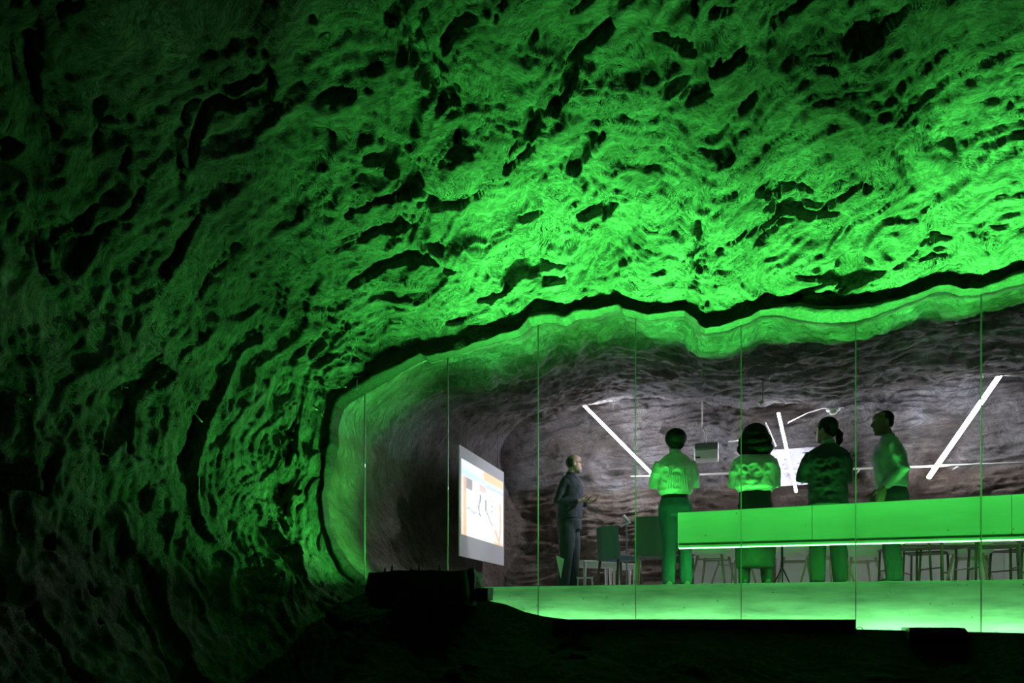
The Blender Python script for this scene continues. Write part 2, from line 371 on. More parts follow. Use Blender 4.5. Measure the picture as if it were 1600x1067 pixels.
# bedding on world coordinates so that the rear wall runs on smoothly
BI = np.stack([E*.45+wr*.6, Z*1.6+wr*.6, Q*1.2], -1)
h = .14*fbm(GI*.9+5, 3)+.07*ridged(BI*1.3, 4)+.060*ridged(BI*3.4+4, 4)+.034*ridged(BI*8, 3)+.03*fbm(GI*5, 3)-.07
fade = sstep(0, .28, -qi)[None, :]
lw = 1-.75*sstep(-3.0, -3.9, E)
GI = GI+NI_*(h*fade*lw*sstep(-.05, .15, Z))[..., None]
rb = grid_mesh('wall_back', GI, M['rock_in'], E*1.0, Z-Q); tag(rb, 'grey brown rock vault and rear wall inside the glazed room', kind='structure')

BV = {}
def bvh(o):
    if o.name not in BV:
        me = o.data; BV[o.name] = BVHTree.FromPolygons([tuple(v.co) for v in me.vertices], [tuple(p.vertices) for p in me.polygons])
    return BV[o.name]
def hit(objs, px, py):
    best = None
    for o in objs:
        r = Vector(((px-CX)/F, 1, (HY-py)/F)).normalized(); h_ = bvh(o).ray_cast(Vector((0, 0, CZ)), r)
        if h_[0] is not None and (best is None or h_[3] < best[2]): best = (h_[0], h_[1], h_[3], r)
    if best is None: return None
    n = best[1] if best[1].dot(best[3]) < 0 else -best[1]
    return best[0], n

# ------------------------------------------------------------------ room floor, concrete upstand, glass
def prism(name, quads, mat_, parent=None, bevel=0):
    """eight corners: four bottom then four top"""
    m = MB(); m.add(quads, [(0, 3, 2, 1), (4, 5, 6, 7), (0, 1, 5, 4), (1, 2, 6, 5), (2, 3, 7, 6), (3, 0, 4, 7)])
    return m.build(name, mat_, parent, bevel=bevel)
def slab(name, ea, eb, qa, qb, za, zb, mat_, parent=None, bevel=0):
    c = [(ea, qa), (eb, qa), (eb, qb), (ea, qb)]
    return prism(name, [W(e, q, za) for e, q in c]+[W(e, q, zb) for e, q in c], mat_, parent, bevel)
EL = EQ(PX(560, 900))[0]; ER = EQ(PX(2550, 900))[0]
def concrete(name, col, lo):
    m = bpy.data.materials.new(name); m.use_nodes = True; nt = m.node_tree; b = nt.nodes['Principled BSDF']; L = nt.links.new
    b.inputs['Roughness'].default_value = .75
    tc = nt.nodes.new('ShaderNodeTexCoord'); mp = nt.nodes.new('ShaderNodeMapping'); mp.inputs['Rotation'].default_value = (0, 0, TH); mp.inputs['Scale'].default_value = (.8, 1, 4.5)
    L(tc.outputs['Object'], mp.inputs[0])
    n = nt.nodes.new('ShaderNodeTexNoise'); n.inputs['Scale'].default_value = 2.2; n.inputs['Detail'].default_value = 9; n.inputs['Roughness'].default_value = .62; L(mp.outputs[0], n.inputs['Vector'])
    r = nt.nodes.new('ShaderNodeValToRGB'); r.color_ramp.elements[0].position = .3; r.color_ramp.elements[1].position = .62
    r.color_ramp.elements[0].color = (*[c*lo for c in col], 1); r.color_ramp.elements[1].color = (*col, 1); L(n.outputs['Fac'], r.inputs[0])
    vo = nt.nodes.new('ShaderNodeTexVoronoi'); vo.inputs['Scale'].default_value = 9; L(tc.outputs['Object'], vo.inputs['Vector'])
    vr = nt.nodes.new('ShaderNodeValToRGB'); vr.color_ramp.elements[0].position = .05; vr.color_ramp.elements[1].position = .085
    vr.color_ramp.elements[0].color = (.35, .35, .35, 1); vr.color_ramp.elements[1].color = (1, 1, 1, 1); L(vo.outputs['Distance'], vr.inputs[0])
    mx = nt.nodes.new('ShaderNodeMix'); mx.data_type = 'RGBA'; mx.blend_type = 'MULTIPLY'; mx.inputs[0].default_value = 1
    L(r.outputs[0], mx.inputs[6]); L(vr.outputs[0], mx.inputs[7]); L(mx.outputs[2], b.inputs['Base Color'])
    bp = nt.nodes.new('ShaderNodeBump'); bp.inputs['Strength'].default_value = .3; bp.inputs['Distance'].default_value = .004; L(n.outputs['Fac'], bp.inputs['Height']); L(bp.outputs[0], b.inputs['Normal'])
    return m
M['conc'] = concrete('board_marked_concrete', (.72, .73, .70), .5)
M['plaster'] = concrete('smooth_concrete', (.60, .61, .58), .86)
M['floorm'] = mat('screed', (.50, .49, .47), .6, bump=.2, bscale=12, var=.2)
fl = slab('floor_room', EL-.1, ER, -.20, -5.0, -.12, 0, M['floorm']); tag(fl, 'grey screed floor of the glazed room', kind='structure')
ztop = PX(1060, 912.5, -.04)[2]
up = slab('wall_front', EL+.05, ER, -.04, -.20, -.56, ztop, M['conc'], bevel=.006); tag(up, 'low board marked concrete upstand behind the glass foot', kind='structure')

gm = bpy.data.materials.new('clear_glass'); gm.use_nodes = True; nt = gm.node_tree; nt.nodes.clear()
out = nt.nodes.new('ShaderNodeOutputMaterial'); mix = nt.nodes.new('ShaderNodeMixShader'); tr = nt.nodes.new('ShaderNodeBsdfTransparent'); gl = nt.nodes.new('ShaderNodeBsdfGlossy')
fr = nt.nodes.new('ShaderNodeFresnel'); fr.inputs['IOR'].default_value = 1.45; tr.inputs[0].default_value = (.93, .96, .94, 1); gl.inputs['Roughness'].default_value = .0
geo = nt.nodes.new('ShaderNodeNewGeometry'); mr = nt.nodes.new('ShaderNodeMapRange'); mr.inputs['To Min'].default_value = 1.45; mr.inputs['To Max'].default_value = 1/1.45
nt.links.new(geo.outputs['Backfacing'], mr.inputs['Value']); nt.links.new(mr.outputs[0], fr.inputs['IOR'])
nt.links.new(fr.outputs[0], mix.inputs[0]); nt.links.new(tr.outputs[0], mix.inputs[1]); nt.links.new(gl.outputs[0], mix.inputs[2]); nt.links.new(mix.outputs[0], out.inputs[0])
M['glass'] = gm
M['seam'] = mat('silicone_joint', (.10, .105, .085), .5)
seams = [570, 700, 841, 993, 1158, 1337, 1533]
es = [EQ(PX(p, 900))[0] for p in seams]; step = es[-1]-es[-2]
es = [es[0]-.40]+es+[es[-1]+step*k for k in range(1, 5)]
def rim_z(e):
    te = R0[:i_rim]; m = te[:, 0]; k = np.argsort(m); return float(np.interp(e, m[k], te[k, 2]))
def rim_band(e):
    """highest rim point over e"""
    te = R0[:i_rim]; sel = np.abs(te[:, 0]-e) < .03
    return float(te[sel, 2].max()) if sel.any() else rim_z(e)
for i in range(len(es)-1):
    a, b = es[i]+.004, es[i+1]-.004
    vs = []; N = 14; m = MB()
    xs = np.linspace(a, b, N)
    zt = [rim_band(x)+.01 for x in xs]; zb = -.5
    # the pane follows the rock along its top edge
    left_cut = (i == 0)
    for x, z in zip(xs, zt):
        lo = zb
        if left_cut:
            te = R0[i_left:i_rim]; sel = np.abs(te[:, 0]-x) < .03; lo = float(te[sel, 2].min()) if sel.any() else 0.2
        vs += [W(x, .006, lo), W(x, .006, z), W(x, -.006, lo), W(x, -.006, z)]
    fs = []
    for k in range(N-1):
        c, d = 4*k, 4*(k+1); fs += [(c, d, d+1, c+1), (c+2, c+3, d+3, d+2), (c+1, d+1, d+3, c+3), (c, c+2, d+2, d)]
    fs += [(0, 1, 3, 2), (4*N-4, 4*N-2, 4*N-1, 4*N-3)]
    m.add(vs, fs); g = m.build('window_%d' % (i+1), M['glass']); tag(g, 'clear frameless glass pane', kind='structure')
    if 0 < i: 
        e = es[i]; s_ = slab('joint', e-.004, e+.004, .009, -.009, -.5 if i > 1 else .02, rim_band(e)+.01, M['seam'], g)

# LED line in the trough
EC = EQ(PX(1334, 970, .5))[0]
o = slab('light_strip', e0, e1_, .10, .13, -.50, -.465, M['led']); tag(o, 'green glowing light line in the trough at the foot of the glass', 'light strip')
o = slab('light_strip', e0-.1, e1_, -.265, -.235, .0, .02, M['led_dim']); tag(o, 'green glowing light line on the room floor behind the concrete upstand', 'light strip')
# black edge box in front of the trough
curb = slab('edge_beam', EQ(PX(868, 968, .5))[0], EC, .62, .42, -.50, PX(1100, 967.5, .62)[2], M['blackm'], bevel=.004)
tag(curb, 'long black metal edge box lying in front of the lit concrete upstand', 'edge box')
pa = EQ(PX(1415, 985, .62))[0]; pb = EQ(PX(1500, 985, .62))[0]; zz = PX(1450, 980.5, .62)[2]
prism('cover_plate', [W(pa, .75, zz-.10), W(pb+.07, .75, zz-.10), W(pb+.07, .45, zz-.10), W(pa, .45, zz-.10), W(pa, .75, zz), W(pb, .75, zz), W(pb, .45, zz), W(pa, .45, zz)], M['blackm'])
tag(bpy.data.objects['cover_plate'], 'flat black cover with a sloping right end lying on the ledge', 'cover')
m = MB(); c = W(EC+.03, .58, -.41); pts = []
for k in range(13):
    a = math.pi*1.15*k/12; pts.append(W(EC+.035-.03*math.cos(a), .57, -.415+.035*math.sin(a)))
m.tube(pts, .0035, 8); tag(m.build('cable_loop', M['blackm'], smooth=True), 'thin black cable loop beside the end of the edge box', 'cable')

# ------------------------------------------------------------------ concrete counter behind the glass
qc = -.065
bt = [EQ(PX(1059, 800.6, qc)), EQ(PX(1600, 771, qc))]; bb = [EQ(PX(1059, 856, qc)), EQ(PX(1600, 842, qc))]
def ex(p, e): (e_a, _, z_a), (e_b, _, z_b) = p; return z_a+(z_b-z_a)*(e-e_a)/(e_b-e_a)
eA = bt[0][0]; eB = 7.2; THK = .13
cnt = empty('counter', W(eA, qc, 0), 0, 'long pale concrete counter beam lit green behind the glass', 'counter')
base_c = np.array(cnt.location)
def local(pts, o): 
    b = np.array(o.location); return [np.array(p)-b for p in pts]
js = [eA, EQ(PX(1269, 800, qc))[0], EQ(PX(1581, 780, qc))[0], eB]
for k in range(3):
    a, b = js[k]+(.0015 if k else 0), js[k+1]-.0015
    pts = [W(e, q, ex(bb, e)+.028) for e, q in ((a, qc), (b, qc), (b, qc-THK), (a, qc-THK))]+[W(e, q, ex(bt, e)) for e, q in ((a, qc), (b, qc), (b, qc-THK), (a, qc-THK))]
    prism('panel', local(pts, cnt), M['plaster'], cnt, .004)
pts = [W(e, q, ex(bb, e)) for e, q in ((eA+.004, qc+.008), (eB, qc+.008), (eB, qc-THK), (eA+.004, qc-THK))]+[W(e, q, ex(bb, e)+.026) for e, q in ((eA+.004, qc+.008), (eB, qc+.008), (eB, qc-THK), (eA+.004, qc-THK))]
tag(prism('lip', local(pts, cnt), M['conc'], cnt, .003), 'pale projecting lower lip')
for e in (2.9, 4.9, 6.4):
    pts = [W(e+x, q, ztop) for x, q in ((0, qc-.05), (.05, qc-.05), (.05, qc-.12), (0, qc-.12))]+[W(e+x, q, ex(bb, e)+.03) for x, q in ((0, qc-.05), (.05, qc-.05), (.05, qc-.12), (0, qc-.12))]
    prism('post', local(pts, cnt), M['brown'], cnt)

# ------------------------------------------------------------------ projection screen
SA = PD(717.5, 692, 9.9); SB = PD(787, 740, 11.8); SAb = PD(719, 865.5, 9.9); SBb = PD(787.5, 886, 11.8)
zt_ = (SA[2]+SB[2])/2; zb_ = (SAb[2]+SBb[2])/2
A_ = np.array([SA[0], SA[1], zb_]); B_ = np.array([SB[0], SB[1], zb_]); HS = zt_-zb_
scr = empty('projection_screen', A_, 0, 'white projection screen with grey margins showing a bright picture, hanging left of the presenter', 'screen')
nu_, nv_ = 90, 80
def slide(u, v):
    g = (.17, .165, .175)
    if not (.035 < u < .975 and .115 < v < .805): return (*g, 0)
    a = (u-.035)/.94; b = (v-.115)/.69
    W_ = (.95, .98, 1.0)
    if b < .075: c = (1, .50, .14) if a > .5 else W_
    elif b < .115: c = (1, .50, .14) if a > .5 else (.80, .90, 1.0)
    elif b < .17: c = (.62, .78, .95)
    elif b < .22: c = (.42, .58, .78) if a > .55 else (.72, .85, 1)
    else:
        c = (1, .96, .93)
        if a < .05: c = (1, .80, .62)
        elif a < .10: c = (.95, .48, .18) if b > .42 else (.75, .42, .3)
        elif a < .24 and b < .35: c = (.22, .18, .20)
        elif a < .55 and b < .30: c = (.75, .50, .45) if a > .4 else (.95, .8, .78)
        elif abs(a-.40-.02*math.sin(b*20)) < .014 and .36 < b < .66: c = (.12, .12, .16)
        elif abs(a-.22) < .12 and abs(b-.63-.02*math.sin(a*30)) < .016: c = (.45, .45, .6)
        elif abs(a-.55-(max(b-.55, 0))*.9) < .014 and .40 < b < .74: c = (.15, .16, .2)
        elif abs(a-.70) < .02 and .42 < b < .56 and int(b*30) % 2: c = (.25, .28, .35)
        elif abs(a-.93+.3*(b-.6)**2) < .02 and b > .35: c = (.8, .38, .15)
        elif abs(a-.80-(b-.8)*.6) < .03 and .78 < b < .93: c = (.85, .45, .3)
        elif .74 < a and b > .95: c = (.95, .55, .25)
        elif .12 < a < .95 and b < .62 and math.sin(a*23)*math.sin(b*17) > .55: c = (.78, .86, .95)
    return (*c, 1)
me = bpy.data.meshes.new('screen_face'); vs = []; fs = []
dirS = (B_-A_)/np.linalg.norm(B_-A_); WS = np.linalg.norm(B_-A_); nS = np.array([dirS[1], -dirS[0], 0])   # faces the presenter
for j in range(nv_+1):
    for i in range(nu_+1): p = dirS*WS*i/nu_; vs.append((p[0]+nS[0]*.004, p[1]+nS[1]*.004, HS*(1-j/nv_)))
fs = [(j*(nu_+1)+i, (j+1)*(nu_+1)+i, (j+1)*(nu_+1)+i+1, j*(nu_+1)+i+1) for j in range(nv_) for i in range(nu_)]
me.from_pydata(vs, [], fs); ca = me.color_attributes.new('slide', 'FLOAT_COLOR', 'CORNER')
cols = []
for j in range(nv_):
    for i in range(nu_): cols += list(slide((i+.5)/nu_, (j+.5)/nv_))*4
ca.data.foreach_set('color', cols)
sm_ = bpy.data.materials.new('projected_picture'); sm_.use_nodes = True; nt = sm_.node_tree; b = nt.nodes['Principled BSDF']
at = nt.nodes.new('ShaderNodeAttribute'); at.attribute_name = 'slide'; b.inputs['Base Color'].default_value = (.5, .5, .5, 1); b.inputs['Roughness'].default_value = .8
nt.links.new(at.outputs['Color'], b.inputs['Emission Color'])
mm = nt.nodes.new('ShaderNodeMath'); mm.operation = 'MULTIPLY_ADD'; mm.inputs[1].default_value = 1.0; mm.inputs[2].default_value = .0; nt.links.new(at.outputs['Alpha'], mm.inputs[0]); nt.links.new(mm.outputs[0], b.inputs['Emission Strength'])
link('picture', me, sm_, scr, False)
m = MB(); hw = nS*-.012
m.add([(0, 0, 0), dirS*WS, dirS*WS+hw, hw]+[(p[0], p[1], HS) for p in (np.zeros(3), dirS*WS, dirS*WS+hw, hw)], [(0, 3, 2, 1), (4, 5, 6, 7), (0, 1, 5, 4), (1, 2, 6, 5), (2, 3, 7, 6), (3, 0, 4, 7)])
m.build('board', M['white'], scr)
for t in (.15, .85):
    m = MB(); p = dirS*WS*t+nS*-.006; m.tube([(p[0], p[1], HS-.01), (p[0], p[1], HS+.55)], .003, 6); m.build('wire', M['blackm'], scr)

# ------------------------------------------------------------------ diagonal light tubes near the rear wall
def lamp(label, ptop, pbot, q0, q1, double, power):
    a = PX(*ptop, q0); b = PX(*pbot, q1); o = empty('light_tube', b, 0, label, 'light', 'diagonal light tubes')
    a = a-b; b0 = np.zeros(3); ax = a/np.linalg.norm(a); sd = np.cross(ax, NN); sd /= np.linalg.norm(sd)
    offs = (-.019, .019) if double else (0,)
    for d in offs:
        m = MB(); m.tube([sd*d+NN*.03, a+sd*d+NN*.03], .010 if double else .018, 14); m.build('tube', M['tube'], o, smooth=True)
    m = MB(); m.tube([ax*-.01, a+ax*.01], [(.022 if double else .009, .006)]*2, 4, side=sd); m.build('housing', M['grey_metal'], o)
    for t in (.15, .85):
        m = MB(); m.tube([a*t, a*t-NN*.75], .007, 8); m.build('bracket', M['grey_metal'], o)
    return o
lamp('white light tube slanting down to the right, between presenter and woman in jeans', (911, 632), (1034, 756), -4.2, -4.38, False, 0)
lamp('steep white light tube between the two standing women in the middle', (1216, 646), (1244, 769), -4.18, -4.25, False, 0)
lamp('double white light tube slanting down to the left, at the right of the room', (1562, 586), (1450, 747), -4.2, -4.4, True, 0)

# ------------------------------------------------------------------ more rear wall fittings
def loc_mb(): return MB()
def FL(px, q): p = PX(px, 900, q); p[2] = 0; return p
RZ = -TH                                                  # yaw that lines a thing up with the glass
def sub(p, o): return np.array(p)-np.array(o)
cd = MB(); cd.tube([PX(985, 745, -4.40), PX(1330, 733, -4.40), PX(1900, 712, -4.40)], .016, 8)
for px in (1075, 1345, 1500):
    p = PX(px, 745-(px-985)*.0367, -4.40); cd.tube([p, p-NN*.5], .01, 6)
tag(cd.build('conduit', M['cable'], smooth=True), 'long thin pale conduit running level along the rear rock wall', 'pipe')
o0 = PX(1104, 708, -3.4); pr = empty('projector', o0, RZ, 'white box projector hanging from the rock between the two women in blouses', 'projector')
m = MB(); m.box((0, 0, -.045), (.33, .26, .14)); m.build('body', M['white'], pr, bevel=.02)
m = MB(); m.box((0, 0, .075), (.33, .25, .10)); m.build('upper_body', M['grey_metal'], pr, bevel=.012)
m = MB(); m.tube([(-.02, 0, .12), (-.02, 0, .30), (-.06, 0, .38)], .014, 8); m.tube([(-.02, 0, .30), (.05, .02, .36)], .009, 8); m.tube([(-.06, 0, .38), (-.06, 0, 1.0)], .010, 8); m.build('hanger', M['cable'], pr, smooth=True)
m = MB(); m.box((-.11, -.131, -.08), (.06, .006, .02)); m.build('lens_slot', M['blackm'], pr)
o0 = PX(1302, 643, -3.2); de = empty('ceiling_detector', o0, RZ, 'small round white detector hanging above the person in the dark jacket', 'detector')
m = MB(); m.rings([(0, 0, .045, .085, .085), (0, 0, .03, .09, .09), (0, 0, .012, .085, .085)]); m.build('base', M['white'], de, smooth=True)
m = MB(); m.rings([(0, 0, .012, .05, .05), (0, 0, -.02, .05, .05), (0, 0, -.035, .035, .035)]); m.build('sensor', M['cable'], de, smooth=True)
m = MB(); m.tube([(0, 0, .04), (0, 0, .8)], .008, 6); m.build('rod', M['grey_metal'], de)
o0 = PX(1188, 636, -2.0); sp = empty('added_spotlight', o0, 0, 'tiny pale ceiling spot lamp above the woman with the bob, added to light the presenter', 'added_spotlight')
m = MB(); m.tube([(.03, 0, .06), (-.012, -.0, .035)], .026, 12); m.build('added_spot_head', M['cable'], sp, smooth=True)
m = MB(); m.tube([(.03, 0, .06), (.03, 0, .75)], .006, 6); m.build('rod', M['grey_metal'], sp)
m = MB(); m.tube([PX(1196, 660, -4.1), PX(1212, 697, -4.1)], .013, 8); m.tube([PX(1212, 697, -4.1), PX(1212, 697, -4.7)], .008, 6)
tag(m.build('rod', M['cable'], smooth=True), 'thin pale slanting rod left of the middle light tube', 'rod')
m = MB(); m.tube([PX(1232, 660, -4.3), PX(1262, 645, -4.3), PX(1285, 638, -4.25), PX(1318, 637, -4.25)], .008, 6)
m.tube([PX(1232, 660, -4.3), PX(1232, 661, -4.75)], .008, 6)
tag(m.build('cable', M['cable'], smooth=True), 'thin loose cable running up the rear rock above the dark jacket', 'cable')
m = MB(); m.tube([PX(1138, 690, -4.3), PX(1162, 687, -4.3)], .014, 8); m.tube([PX(1162, 687, -4.3), PX(1162, 687, -4.75)], .01, 6)
tag(m.build('pipe_stub', M['cable'], smooth=True), 'short pale pipe stub on the rear wall left of the bobbed hair', 'pipe')
M['panel'] = mat('pale_panel', (.16, .16, .175), .5)
A = PX(1204, 703, -4.46); B = PX(1292, 700, -4.46); hgt = .56
bo = empty('pinboard', A, 0, 'pale board with dark specks on the rear wall behind the middle light tube', 'board')
eL = 0; wB = EQ(B)[0]-EQ(A)[0]
def lw(e, q, z): return E1*e+NN*q+np.array([0, 0, z])
def lbox(name, e0, e1, q0, q1, z0, z1, mt, par):
    c = [(e0, q0), (e1, q0), (e1, q1), (e0, q1)]
    return prism(name, [lw(e, q, z0) for e, q in c]+[lw(e, q, z1) for e, q in c], mt, par)
lbox('panel', 0, wB, 0, -.02, -hgt, 0, M['panel'], bo)
rr = random.Random(3); m = MB()
for k in range(26):
    e = rr.uniform(.04, wB-.05); z = -rr.uniform(.05, hgt-.05); R_ = Matrix.Rotation(RZ, 3, 'Z')
    p = lw(e, .001, z); m.box(p, (rr.uniform(.015, .06), .003, .012), R_ @ Matrix.Rotation(rr.uniform(-.8, .8), 3, 'Y'))
tag(m.build('marks', M['blackm'], bo), kind='stuff')
for e in (.1, wB-.1): lbox('bracket', e-.01, e+.01, -.02, -.45, -.1, -.08, M['grey_metal'], bo)

# ------------------------------------------------------------------ furniture
def leg_mb(a, b, r0, r1): m = MB(); m.tube([a, b], [r0, r1], 10); return m
def table(label, px, q, size, hgt, rz, mt, legr=.018, group=None):
    t = empty('table', FL(px, q), RZ+rz, label, 'table', group); w_, d_ = size
    m = MB(); m.box((0, 0, hgt-.0125), (w_, d_, .025)); m.build('table_top', mt, t, bevel=.006)
    for sx in (-1, 1):
        for sy in (-1, 1):
            leg_mb((sx*(w_/2-.03), sy*(d_/2-.03), hgt-.02), (sx*(w_/2-.035), sy*(d_/2-.035), 0), legr*1.5, legr).build('leg', mt, t, smooth=True)
    m = MB()
    for sy in (-1, 1): m.box((0, sy*(d_/2-.05), hgt-.05), (w_-.1, .018, .05))
    for sx in (-1, 1): m.box((sx*(w_/2-.05), 0, hgt-.05), (.018, d_-.1, .05))
    m.build('apron', mt, t)
    return t
def shell_chair(label, px, q, rz, shell, legm, group=None):
    """one piece tub seat on four splayed legs"""
    t = empty('shell_chair', FL(px, q), RZ+rz, label, 'chair', group)
    bm = bmesh.new(); nu, nv = 13, 15; g = []
    for j in range(nv):
        s_ = j/(nv-1); row = []
        for i in range(nu):
            x = (i/(nu-1)-.5)*2
            if s_ < .5: k = s_/.5; y = -.22+k*.38; z = .44-.02*math.sin(k*math.pi)+.02*(1-k)**4*-1; w_ = .23+.01*k
            else: k = (s_-.5)/.5; y = .16+.10*math.sin(k*math.pi/2)+.03*k; z = .44+.40*k**1.25; w_ = .24-.05*k*k
            cup = abs(x)**3
            if s_ >= .35: y -= cup*.10*min(1, (s_-.35)/.3)
            z += cup*(.05 if s_ < .5 else .05*(1-(s_-.5)*2)*1.0)
            row.append(bm.verts.new((x*w_, y, z)))
        g.append(row)
    for j in range(nv-1):
        for i in range(nu-1): bm.faces.new((g[j][i], g[j][i+1], g[j+1][i+1], g[j+1][i]))
    me = bpy.data.meshes.new('seat_shell'); bm.to_mesh(me); bm.free(); o = link('seat_shell', me, shell, t)
    so = o.modifiers.new('solid', 'SOLIDIFY'); so.thickness = .014; su = o.modifiers.new('sub', 'SUBSURF'); su.levels = 1; su.render_levels = 1
    for sx in (-1, 1):
        for sy in (-1, 1): leg_mb((sx*.14, sy*.13-.01, .425), (sx*.22, sy*.22, 0), .016, .011).build('leg', legm, t, smooth=True)
    for yy in (-.14, .12): m = MB(); m.tube([(-.17, yy, .38), (.17, yy, .38)], .009, 8); m.build('underframe', legm, t, smooth=True)
    return t
def pad_chair(label, px, q, rz, fab, legm, group=None, w_=.46, bh=.90):
    t = empty('padded_chair', FL(px, q), RZ+rz, label, 'chair', group)
    m = MB(); m.box((0, 0, .44), (w_, .44, .06)); m.build('seat', fab, t, bevel=.02)
    m = MB(); n = 9
    vs = []
    for z in (.42, bh):
        for i in range(n):
            x = (i/(n-1)-.5); 
            for th in (0, .03): vs.append((x*w_*(1.0 if z < .5 else .94), .22+th-.16*x*x*2+(.05 if z > .5 else 0), z))
    fs = []
    for i in range(n-1):
        a, b = 2*i, 2*(i+1); c, d = 2*n+2*i, 2*n+2*(i+1)
        fs += [(a, b, d, c), (a+1, c+1, d+1, b+1), (a, a+1, b+1, b), (c, d, d+1, c+1)]
    fs += [(0, 2*n, 2*n+1, 1), (2*n-2, 2*n-1, 4*n-1, 4*n-2)]
    m.add(vs, fs); m.build('backrest', fab, t, smooth=False, bevel=.008)
    for sx in (-1, 1):
        for sy in (-1, 1): leg_mb((sx*.17, sy*.17, .42), (sx*.20, sy*.21, 0), .018, .012).build('leg', legm, t, smooth=True)
    return t
def stack_frame_chair(label, px, q, rz, group=None):
    """slim dark metal frame chair with thin brown seat and back"""
    t = empty('frame_chair', FL(px, q), RZ+rz, label, 'chair', group)
    m = MB(); m.box((0, 0, .45), (.42, .42, .018)); m.build('seat', M['brown'], t, bevel=.006)
    m = MB(); m.box((0, .215, .76), (.40, .016, .18)); m.build('backrest', M['brown'], t, bevel=.006)
    for sx in (-1, 1):
        leg_mb((sx*.19, -.18, .45), (sx*.20, -.21, 0), .013, .013).build('leg', M['brown'], t, smooth=True)
        m = MB(); m.tube([(sx*.20, .24, 0), (sx*.19, .20, .45), (sx*.18, .225, .84)], .013, 8); m.build('leg', M['brown'], t, smooth=True)
    for xx in (-.19, .19): m = MB(); m.tube([(xx, -.19, .22), (xx, .21, .22)], .008, 6); m.build('stretcher', M['brown'], t)
    return t
PI = math.pi
M['offwhite'] = mat('off_white_plastic', (.82, .79, .76), .45); M['leg_grey'] = mat('warm_grey_metal', (.34, .30, .26), .5)
table('low white table beside the presenter, its corner leg towards the glass', 931, -2.35, (.62, .40), .45, .75, M['white'], .016)
table('smaller low white table right of the first low table', 972, -2.75, (.34, .34), .44, .35, M['white'], .014)
st = empty('step_stool', FL(914, -1.95), RZ+.2, 'tiny low white stool in front of the low table', 'stool')
m = MB(); m.box((0, 0, .215), (.22, .16, .018)); m.build('seat', M['white'], st, bevel=.003)
for sx in (-1, 1):
    for sy in (-1, 1): leg_mb((sx*.09, sy*.06, .21), (sx*.10, sy*.07, 0), .010, .009).build('leg', M['white'], st)
pad_chair('grey padded chair with pale legs left of the woman in jeans, back to the glass', 1021, -1.35, PI+.05, M['fabric'], M['wood'], w_=.42, bh=.86)
pad_chair('blue grey padded chair standing behind the low white tables', 968, -1.75, PI-.7, mat('bluegrey_fabric', (.20, .25, .32), .9), M['brown'], w_=.40, bh=.82)
G1 = 'white shell chairs seen below the counter'
shell_chair('white shell chair just right of the legs of the woman in jeans', 1114, -1.5, PI-.3, M['offwhite'], M['leg_grey'], G1)
shell_chair('white shell chair left of the skirt of the bobbed woman', 1146, -2.4, .9, M['offwhite'], M['leg_grey'], G1)
shell_chair('white shell chair between the bobbed woman and the dark jacket', 1243, -2.1, PI, M['offwhite'], M['leg_grey'], G1)
shell_chair('white shell chair behind the legs of the person in the dark jacket', 1292, -1.6, PI+.5, M['offwhite'], M['wood'], G1)
shell_chair('white shell chair left of the legs of the man in the light shirt', 1343, -2.4, PI+.2, M['offwhite'], M['wood'], G1)
shell_chair('white shell chair under the right counter end, behind the brown chairs', 1515, -2.2, PI-.4, M['offwhite'], M['wood'], G1)
G2 = 'brown frame chairs seen below the counter at the right'
for px, q, rz, lb in ((1412, -1.5, PI+.1, 'brown frame chair just right of the legs of the man in the light shirt'), (1447, -2.2, PI-.4, 'brown frame chair second to the right of the light shirted man'),
                      (1482, -1.4, PI+.3, 'brown frame chair below the counter left of the last glass joint'), (1552, -1.5, PI-.1, 'brown frame chair just right of the last glass joint'), (1592, -2.1, PI+.4, 'brown frame chair at the right edge of the photo')):
    stack_frame_chair(lb, px, q, rz, G2)
table('white meeting table among the chairs behind the light shirted man', 1445, -3.1, (.95, .6), .73, .05, M['offwhite'], .018)
table('white meeting table at the far right of the room', 1600, -3.1, (.95, .6), .73, -.1, M['offwhite'], .018)
table('brown meeting table behind the two women in blouses', 1135, -3.45, (1.3, .65), .73, .05, M['brown'], .018)
eb0 = EQ(PX(1085, 880, -4.0))[0]; eb1 = EQ(PX(1700, 880, -4.0))[0]; bn = empty('low_cabinet', W(eb0, -3.85, 0), 0, 'long low white cabinet along the rear wall behind the chairs', 'cabinet')
lbox('body', 0, eb1-eb0, 0, -.38, .06, .60, M['white'], bn); lbox('plinth', .02, eb1-eb0-.02, -.03, -.36, 0, .06, M['blackm'], bn)
lbox('top', -.01, eb1-eb0+.01, .012, -.38, .60, .625, M['white'], bn)
for k in range(5):
    wd = (eb1-eb0)/5; lbox('door', k*wd+.006, (k+1)*wd-.006, .014, .0, .075, .585, M['white'], bn)
tp = empty('tripod', FL(1222, -.95), RZ, 'small black tripod on the floor between the bobbed woman and dark jacket', 'tripod')
m = MB(); m.tube([(0, 0, .20), (0, 0, .62)], .012, 8); m.build('column', M['blackm'], tp, smooth=True)
for k in range(3):
    a = k*2*PI/3+.5; leg_mb((0, 0, .24), (.13*math.cos(a), .13*math.sin(a), 0), .009, .006).build('leg', M['blackm'], tp, smooth=True)
m = MB(); m.box((0, 0, .64), (.07, .05, .04)); m.build('head', M['blackm'], tp, bevel=.004)
ms = empty('reading_lamp', np.append(FL(973, -1.75)[:2], .0), RZ, 'pale angled reading lamp stand behind the blue grey chair', 'lamp')
m = MB(); m.tube([(0, .33, 0), (0, .33, .93), (-.04, .33, 1.02)], .010, 8); m.build('stem', M['grey_metal'], ms, smooth=True)
m = MB(); m.tube([(-.04, .33, 1.02), (.04, .33, .93), (-.08, .33, .88)], [.018, .022, .012], 8); m.build('shade', M['white'], ms, smooth=True)
